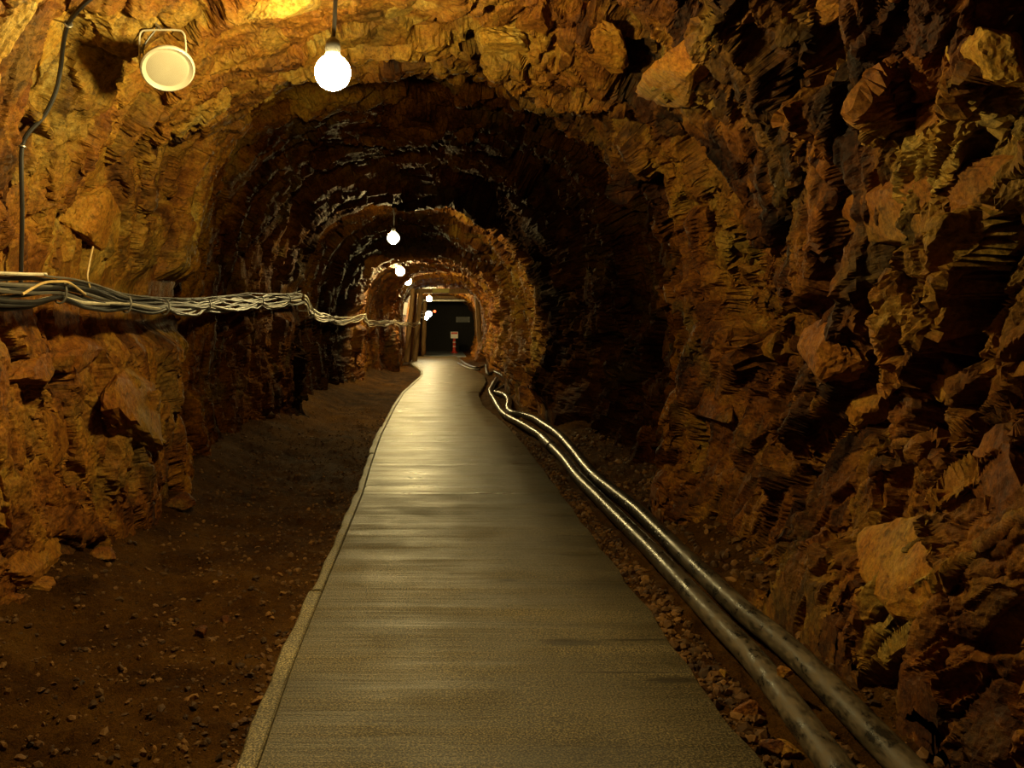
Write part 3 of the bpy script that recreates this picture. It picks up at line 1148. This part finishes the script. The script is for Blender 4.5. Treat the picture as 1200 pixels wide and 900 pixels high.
brk = [px(164.0, 80, 4.47), px(163.3, 60, 4.47), px(163.5, 44, 4.47), px(165.5, 37.5, 4.47), px(171, 35.5, 4.47), px(190, 35, 4.47), px(208, 35.3, 4.47), px(214, 37.5, 4.47), px(217, 45, 4.47), px(218, 62, 4.47), px(218.5, 76, 4.47)]
bm = bmesh.new()
add_tube(bm, smooth_path(brk, 6), 0.0052, 8)
keep(obj('bracket', bm, CREAM), sp)
h = hit_rock(px(189, 35, 4.47), (-0.5, 0.25, 0.6))
if h:
    bm = bmesh.new()
    add_tube(bm, [px(189, 35, 4.47), h[0] + Vector((-0.02, 0, 0.02))], 0.007, 8)
    keep(obj('rock_bolt', bm, STEEL), sp)
    bm = bmesh.new()
    e = sp_c - nrm * 0.075
    add_tube(bm, smooth_path([e, e + Vector((-0.08, 0.03, -0.05)), e + Vector((-0.13, 0.02, 0.06)), px(189, 35, 4.47).lerp(h[0], 0.6)], 6), 0.005, 7)
    keep(obj('speaker_lead', bm, BLACK), sp)

# ------------------------------------------------------------------ timber sets at the far end
def log_between(bm, a, b, r0, r1, seed):
    rnd = random.Random(seed)
    n = 9
    pts_ = [Vector(a).lerp(Vector(b), k / (n - 1)) + Vector((rnd.uniform(-1, 1), rnd.uniform(-1, 1), rnd.uniform(-1, 1))) * 0.012 for k in range(n)]
    add_tube(bm, pts_, [r0 + (r1 - r0) * k / (n - 1) + rnd.uniform(-0.006, 0.006) for k in range(n)], 12)


def timber_set(d, xl_, xr_, z0, z1, label, lean, seed, square=True):
    o = thing('timber_set', label, 'mine timbers', (xl_, d, 0))
    bm = bmesh.new()
    zc = (z0 + z1) / 2
    if square:
        add_box(bm, ((xl_ + xr_) / 2, d, zc), (xr_ - xl_ + 0.3, 0.24, z1 - z0), None, 0.02)
    else:
        log_between(bm, (xl_ - 0.2, d, zc), (xr_ + 0.2, d, zc), (z1 - z0) / 2, (z1 - z0) / 2, seed)
    keep(obj('cap_beam', bm, TIMBER), o)
    for sx, ln_ in ((xl_, -lean), (xr_, lean)):
        bm = bmesh.new()
        log_between(bm, (sx + ln_, d, -0.1), (sx, d, z0 + 0.02), 0.12, 0.10, seed + 3)
        keep(obj('post', bm, TIMBER), o)
    return o


ts1 = timber_set(36.0, -1.02, 1.56, 2.80, 3.0, 'nearer timber set with an olive board on its cap beam', 0.22, 1)
bm = bmesh.new()
add_box(bm, px(516.5, 340.5, 35.84), (0.70, 0.03, 0.17), None, 0.005)
keep(obj('olive_board', bm, OLIVE), ts1)
ts2 = timber_set(43.0, -0.72, 1.84, 2.78, 2.93, 'farther timber set whose cap beam is lit by the last warm bulb', 0.1, 2)
bm = bmesh.new()
add_tube(bm, [px(496, 352, 42.7), px(558, 352, 42.7)], 0.075, 12)
tag(obj('roof_pipe', bm, STEEL), 'pale steel pipe across the roof under the far lit beam', 'pipe')
for i, (x0, y0, x1, y1, d, lab) in enumerate([(484, 338, 476, 404, 33.2, 'leaning log prop behind the fourth bulb at the left wall'), (493, 342, 486, 404, 34.8, 'leaning log prop nearest the far warm bulb at left')]):
    bm = bmesh.new()
    log_between(bm, px(x1, y1 + 20, d), px(x0, y0, d), 0.11, 0.095, 20 + i)
    tag(obj('log_prop', bm, TIMBER), lab, 'prop')
# pale panel on the left side
bm = bmesh.new()
c = px(475, 362, 31.0)
add_box(bm, c, (0.13, 0.10, 0.46), Matrix.Rotation(0.12, 3, 'Y'), 0.01)
pn = obj('cable_box', bm, GREYP)
tag(pn, 'pale narrow box fixed beside the log props left of the path', 'box')

# far end: dark boards
wb = bpy.data.objects.new('wall_back', None)
COL.objects.link(wb)
wb['kind'] = 'structure'
x = -1.4
rnd = random.Random(4)
while x < 2.6:
    w = rnd.uniform(0.2, 0.27)
    bm = bmesh.new()
    add_box(bm, (x + w / 2, 47.6 + rnd.uniform(-0.015, 0.015), 1.5), (w - 0.014, 0.05, 3.6), None, 0.006)
    obj('board', bm, DARKWOOD, wb)
    x += w
bm = bmesh.new()
add_box(bm, (0.6, 47.75, 1.5), (4.6, 0.08, 4.0))
obj('backing', bm, DARKWOOD, wb)
# plate on the boards
bm = bmesh.new()
pc_ = px(542.5, 374.5, 47.5)
ps = thing('wall_plate', 'grey oblong plate on the dark boards at the far end', 'sign', tuple(pc_))
add_box(bm, (0, 0, 0), (0.76, 0.03, 0.30), None, 0.006)
obj('plate', bm, plain('dim_grey_plate', (0.16, 0.16, 0.155), 0.6), ps)
bm = bmesh.new()
for sx in (-1, 1):
    for sz in (-1, 1):
        add_box(bm, (sx * 0.34, -0.02, sz * 0.11), (0.03, 0.012, 0.03))
sc_ = obj('screw_heads', bm, STEEL, ps)
sc_['kind'] = 'stuff'

# warning post: a red post on a foot with a white and red board
wp = on_ground(531.5, 412.0, 0.0)
post = thing('warning_post', 'red post with a white and red notice board before the dark end wall', 'sign post', (wp.x, 44.5, 0.0))
bm = bmesh.new()
add_lathe(bm, [(0.0, 0.0), (0.19, 0.0), (0.19, 0.04), (0.12, 0.07), (0.10, 0.12), (0.0, 0.12)], 20)
obj('foot', bm, RED, post)
bm = bmesh.new()
add_lathe(bm, [(0.08, 0.10), (0.075, 0.5), (0.055, 0.80), (0.0, 0.80)], 16)
obj('stem', bm, RED, post)
for z_ in (0.34, 0.56):
    bm = bmesh.new()
    add_lathe(bm, [(0.079, z_ - 0.03), (0.083, z_ - 0.03), (0.080, z_ + 0.03), (0.074, z_ + 0.03)], 16)
    obj('pale_band', bm, WHITE, post)
bm = bmesh.new()
add_box(bm, (0, -0.06, 0.94), (0.38, 0.025, 0.34), None, 0.005)
nb_ = obj('notice_board', bm, WHITE, post)
bm = bmesh.new()
add_box(bm, (0, -0.0755, 1.035), (0.33, 0.006, 0.10))
obj('red_field', bm, RED, nb_)

# white lamp and red lamp on a bracket
def small_light(x, y, d, r, mat, name, label):
    c = px(x, y, d)
    o = thing(name, label, 'light', tuple(c))
    bm = bmesh.new()
    add_lathe(bm, [(0.0, 0.05), (r * 1.1, 0.05), (r * 1.1, -0.03), (0.0, -0.03)], 16, Matrix.Rotation(math.pi / 2, 4, 'X'))
    obj('casing', bm, BLACK, o)
    bm = bmesh.new()
    add_lathe(bm, [(r, 0.05), (r * 0.95, 0.08), (r * 0.6, 0.11), (0.0, 0.12)], 16, Matrix.Rotation(math.pi / 2, 4, 'X'))
    obj('lens', bm, mat, o)
    h = hit_rock(c, (-1, 0.1, 0))
    bm = bmesh.new()
    e_ = h[0] - c if h else Vector((-0.8, 0, 0))
    add_tube(bm, [Vector((0, 0.03, 0)), e_], 0.02, 8)
    obj('arm', bm, BLACK, o)
    return o


small_light(502.5, 368, 39.0, 0.14, WHITELIGHT, 'work_lamp', 'cold white lamp below the farthest warm bulb')
small_light(499.8, 372.5, 38.7, 0.09, WHITELIGHT, 'work_lamp', 'small cold white lamp tucked under the larger white one')
small_light(509.5, 365, 39.5, 0.06, REDLIGHT, 'signal_lamp', 'small red signal light right of the white lamp')

# ------------------------------------------------------------------ loose stones
ICO = bmesh.new()
bmesh.ops.create_icosphere(ICO, subdivisions=1, radius=1.0)
ico_v = np.array([v.co[:] for v in ICO.verts])
ico_f = np.array([[v.index for v in f.verts] for f in ICO.faces])
ICO.free()
ICO = bmesh.new()
bmesh.ops.create_icosphere(ICO, subdivisions=4, radius=1.0)
ico3_v = np.array([v.co[:] for v in ICO.verts], dtype=np.float32)
ico3_f = [[v.index for v in f.verts] for f in ICO.faces]
ICO.free()


def gravel(name, n, place, smin, smax, seed):
    r_ = np.random.default_rng(seed)
    V, Fc, val = [], [], []
    k = 0
    tries = 0
    while k < n and tries < n * 6:
        tries += 1
        q = place(r_)
        if q is None:
            continue
        x, d = q
        if x > 0 and (abs(x - np.interp(d, pA[:, 1], pA[:, 0])) < 0.085 or abs(x - np.interp(d, pB[:, 1], pB[:, 0])) < 0.085):
            continue
        z = ground_at(x, d)
        s = smin + (smax - smin) * r_.random() ** 3
        sc = s * (0.6 + 0.6 * r_.random(3)) * np.array([1, 1, 0.75])
        A_ = np.array(Matrix.Rotation(r_.random() * 6.28, 3, 'Z') @ Matrix.Rotation(r_.random() * 1.0, 3, 'X'))
        v = (ico_v * (0.75 + 0.5 * r_.random((len(ico_v), 1)))) * sc
        v = v @ A_.T + np.array([x, d, z + s * 0.2])
        V.append(v)
        Fc.append(ico_f + k * len(ico_v))
        val.append(np.full(len(ico_v), r_.random()))
        k += 1
    me = bpy.data.meshes.new(name)
    me.from_pydata(np.concatenate(V).tolist(), [], np.concatenate(Fc).tolist())
    at = me.attributes.new('val', 'FLOAT', 'POINT')
    at.data.foreach_set('value', np.concatenate(val).astype(np.float32))
    o = link(name, me, STONE, None, False)
    o['kind'] = 'stuff'
    return o


def right_strip(r_):
    d = 2.3 + 12 * r_.random() ** 2
    a = xr(d) + 0.0
    return a + 0.02 + r_.random() * 0.34, d


def right_foot(r_):
    d = 2.3 + 9 * r_.random() ** 1.6
    return xr(d) + 0.45 + r_.random() * 0.55, d


def left_floor(r_):
    d = 2.6 + 13 * r_.random() ** 1.7
    w = r_.random()
    u_ = r_.random()
    off = 0.02 + u_ ** (2.2 if w < 0.6 else 0.9) * 1.9
    return xl(d) - off, d


o = gravel('gravel', 2600, right_strip, 0.008, 0.034, 1)
o['label'], o['category'] = 'crushed brown gravel in the strip between walkway and pipes', 'gravel'
o = gravel('gravel', 1500, right_foot, 0.008, 0.040, 2)
o['label'], o['category'] = 'rubble gravel at the foot of the right rock wall', 'gravel'
o = gravel('gravel', 5200, left_floor, 0.006, 0.024, 3)
o['label'], o['category'] = 'scattered gravel on the dirt floor left of the walkway', 'gravel'


def rock_lump(name, c, size, seed, parent=None, mat=None, squash=(1, 1, 1), hue=0.6, val=0.6, rotz=None, planes=13):
    """An angular block: the space between random flats, then roughened."""
    r_ = np.random.default_rng(seed)
    N = np.concatenate([np.array([[1, 0.25, 0.1], [-1, 0, 0]]), r_.normal(size=(planes, 3)) * np.array([0.45, 1, 1])])
    N += r_.normal(size=N.shape) * 0.12
    N /= np.linalg.norm(N, axis=1, keepdims=True)
    off = 0.55 + 0.4 * r_.random(len(N))
    v = ico3_v.copy()
    dots = v @ N.T
    lim = np.min(np.where(dots > 1e-3, off / np.maximum(dots, 1e-3), 9), axis=1)
    v = v * np.minimum(lim, 1.25)[:, None]
    v *= (1 + 0.085 * fbm(v * 3.3 + seed, 5, seed, 0.68, True))[:, None]
    v = v * np.array(squash) * size
    v = v @ np.array(Matrix.Rotation(r_.random() * 6.28 if rotz is None else rotz, 3, 'Z')).T
    me = bpy.data.meshes.new(name)
    me.from_pydata((v + (np.array(c) if parent is not None else 0)).tolist(), [], ico3_f)
    for nm, q in (('hue', hue), ('val', val), ('wet_dull', 0.0)):
        at = me.attributes.new(nm, 'FLOAT', 'POINT')
        at.data.foreach_set('value', np.full(len(v), q, dtype=np.float32))
    ob = link(name, me, mat or ROCK, parent, False)
    if parent is None:
        ob.location = c
    return ob


# blocks of rock that stand out of the walls and crown: frame position, half sizes in pixels, colour
BLOCKS = [(1150, 75, 34, 52, 0.78, 0.9), (792, 95, 34, 40, 0.50, 0.7), (1052, 245, 85, 60, 0.42, 0.45),
          (1100, 440, 16, 34, 0.66, 0.7), (958, 22, 50, 20, 0.55, 0.75), 
          (1062, 655, 62, 85, 0.56, 0.75), (1165, 560, 46, 52, 0.36, 0.4), 
          (955, 405, 34, 46, 0.46, 0.55), (830, 470, 22, 34, 0.40, 0.6), (1010, 470, 20, 40, 0.62, 0.55), 
          (1065, 75, 20, 18, 0.4, 0.5), (780, 400, 14, 34, 0.58, 0.6), (700, 70, 40, 22, 0.60, 0.8),
          (340, 6, 44, 16, 0.85, 1.0), (470, 12, 26, 16, 0.82, 0.95), (585, 60, 40, 18, 0.8, 0.9), (625, 30, 26, 20, 0.5, 0.5),
          (120, 175, 40, 48, 0.74, 0.9), (125, 265, 42, 44, 0.66, 0.85), (52, 60, 36, 66, 0.72, 0.9), (100, 410, 34, 30, 0.5, 0.6),
          (48, 432, 22, 24, 0.45, 0.6), (165, 470, 34, 60, 0.5, 0.6), (70, 500, 30, 46, 0.52, 0.6), (42, 650, 40, 24, 0.55, 0.65), (180, 330, 22, 50, 0.45, 0.6)]
WALLS = {o.name: o for o, _v, _q in shell}
for i, (x, y, hw, hh, hu, va) in enumerate(BLOCKS):
    best = None
    for nm in WALLS:
        h = BVH[nm].ray_cast(Vector((0, 0, EYE)), (px(x, y, 1.0) - Vector((0, 0, EYE))).normalized())
        if h[0] is not None and (best is None or h[3] < best[0][3]):
            best = (h, nm)
    if best is None:
        continue
    h, nm = best
    d = h[0].y
    c = h[0]
    out_ = Vector((-c.x, 0, 1.4 - c.z)).normalized()
    # size along the wall: the frame foreshortens what runs down the tunnel
    sa = hh * d / F
    side = abs(out_.x) / max(0.15, math.sqrt(out_.x ** 2 + out_.z ** 2))
    if abs(out_.x) > 0.7:
        sz, sy = hh * d / F, min(hw * d / F / max(0.25, abs(c.x) / d), 0.6)
    else:
        sz, sy = hw * d / F, min(hh * d / F / max(0.25, (c.z - EYE) / d), 0.6)
    lump = rock_lump('rock_block', (0, 0, 0), 1.0, 300 + i, WALLS[nm], ROCK, (1, 1, 1), hu, va, 0.0)
    ax = out_
    by = Vector((0, 1, 0))
    bz = ax.cross(by).normalized()
    S = 1.0
    hu = 0.5 * hu + (0.10 if c.x > 0.3 else 0.2)
    va *= 0.2 if c.x > 0.3 else 0.75
    thick = min(0.07, 0.4 * min(sz, sy)) + 0.03
    Mx = Matrix(((ax.x * thick, by.x * sy * S, bz.x * sz * S), (ax.y * thick, by.y * sy * S, bz.y * sz * S), (ax.z * thick, by.z * sy * S, bz.z * sz * S)))
    k = c - out_ * 0.045
    M4 = Mx.to_4x4()
    M4.translation = k
    lump.data.transform(M4)
    lump.data.update()

# loose stones that stand out
for i, (x, y, z, s, lab) in enumerate([
        (918, 788, 0.06, 0.032, 'small orange stone wedged between the two thick pipes'),
        (879, 832, -0.02, 0.060, 'largest reddish stone in the gravel strip left of the pipes'),
        (846, 790, -0.03, 0.028, 'pale pebble in the gravel strip beside the walkway'),
        (924, 880, -0.02, 0.045, 'ochre stone at the bottom of the gravel strip by the near pipe'),
        (906, 876, -0.02, 0.050, 'dark brown stone left of the ochre one in the gravel strip'),
        (40, 690, 0.20, 0.085, 'pale brown stone at the foot of the left rock wall'),
        (235, 742, -0.02, 0.040, 'dark stone out on the dirt floor left of the walkway'),
        (262, 730, -0.03, 0.038, 'dark lump of stone on the dirt nearest the walkway edge'),
        (212, 588, 0.10, 0.10, 'dark boulder by the foot of the left wall past the near bay'),
        (122, 650, 0.14, 0.07, 'reddish stone fallen below the left rock face')]):
    p = on_ground(x, y, z)
    g = ground_at(p.x, p.y)
    zz = z + 0.03 if i == 0 else g + s * 0.35
    p = on_ground(x, y, zz)
    st = rock_lump('loose_stone', (p.x, p.y, zz), s, 100 + i, None, ROCK, (1.1, 0.9, 0.75), (0.62, 0.42, 0.8, 0.72, 0.25, 0.6, 0.2, 0.2, 0.2, 0.4)[i], 0.55)
    tag(st, lab, 'stone')
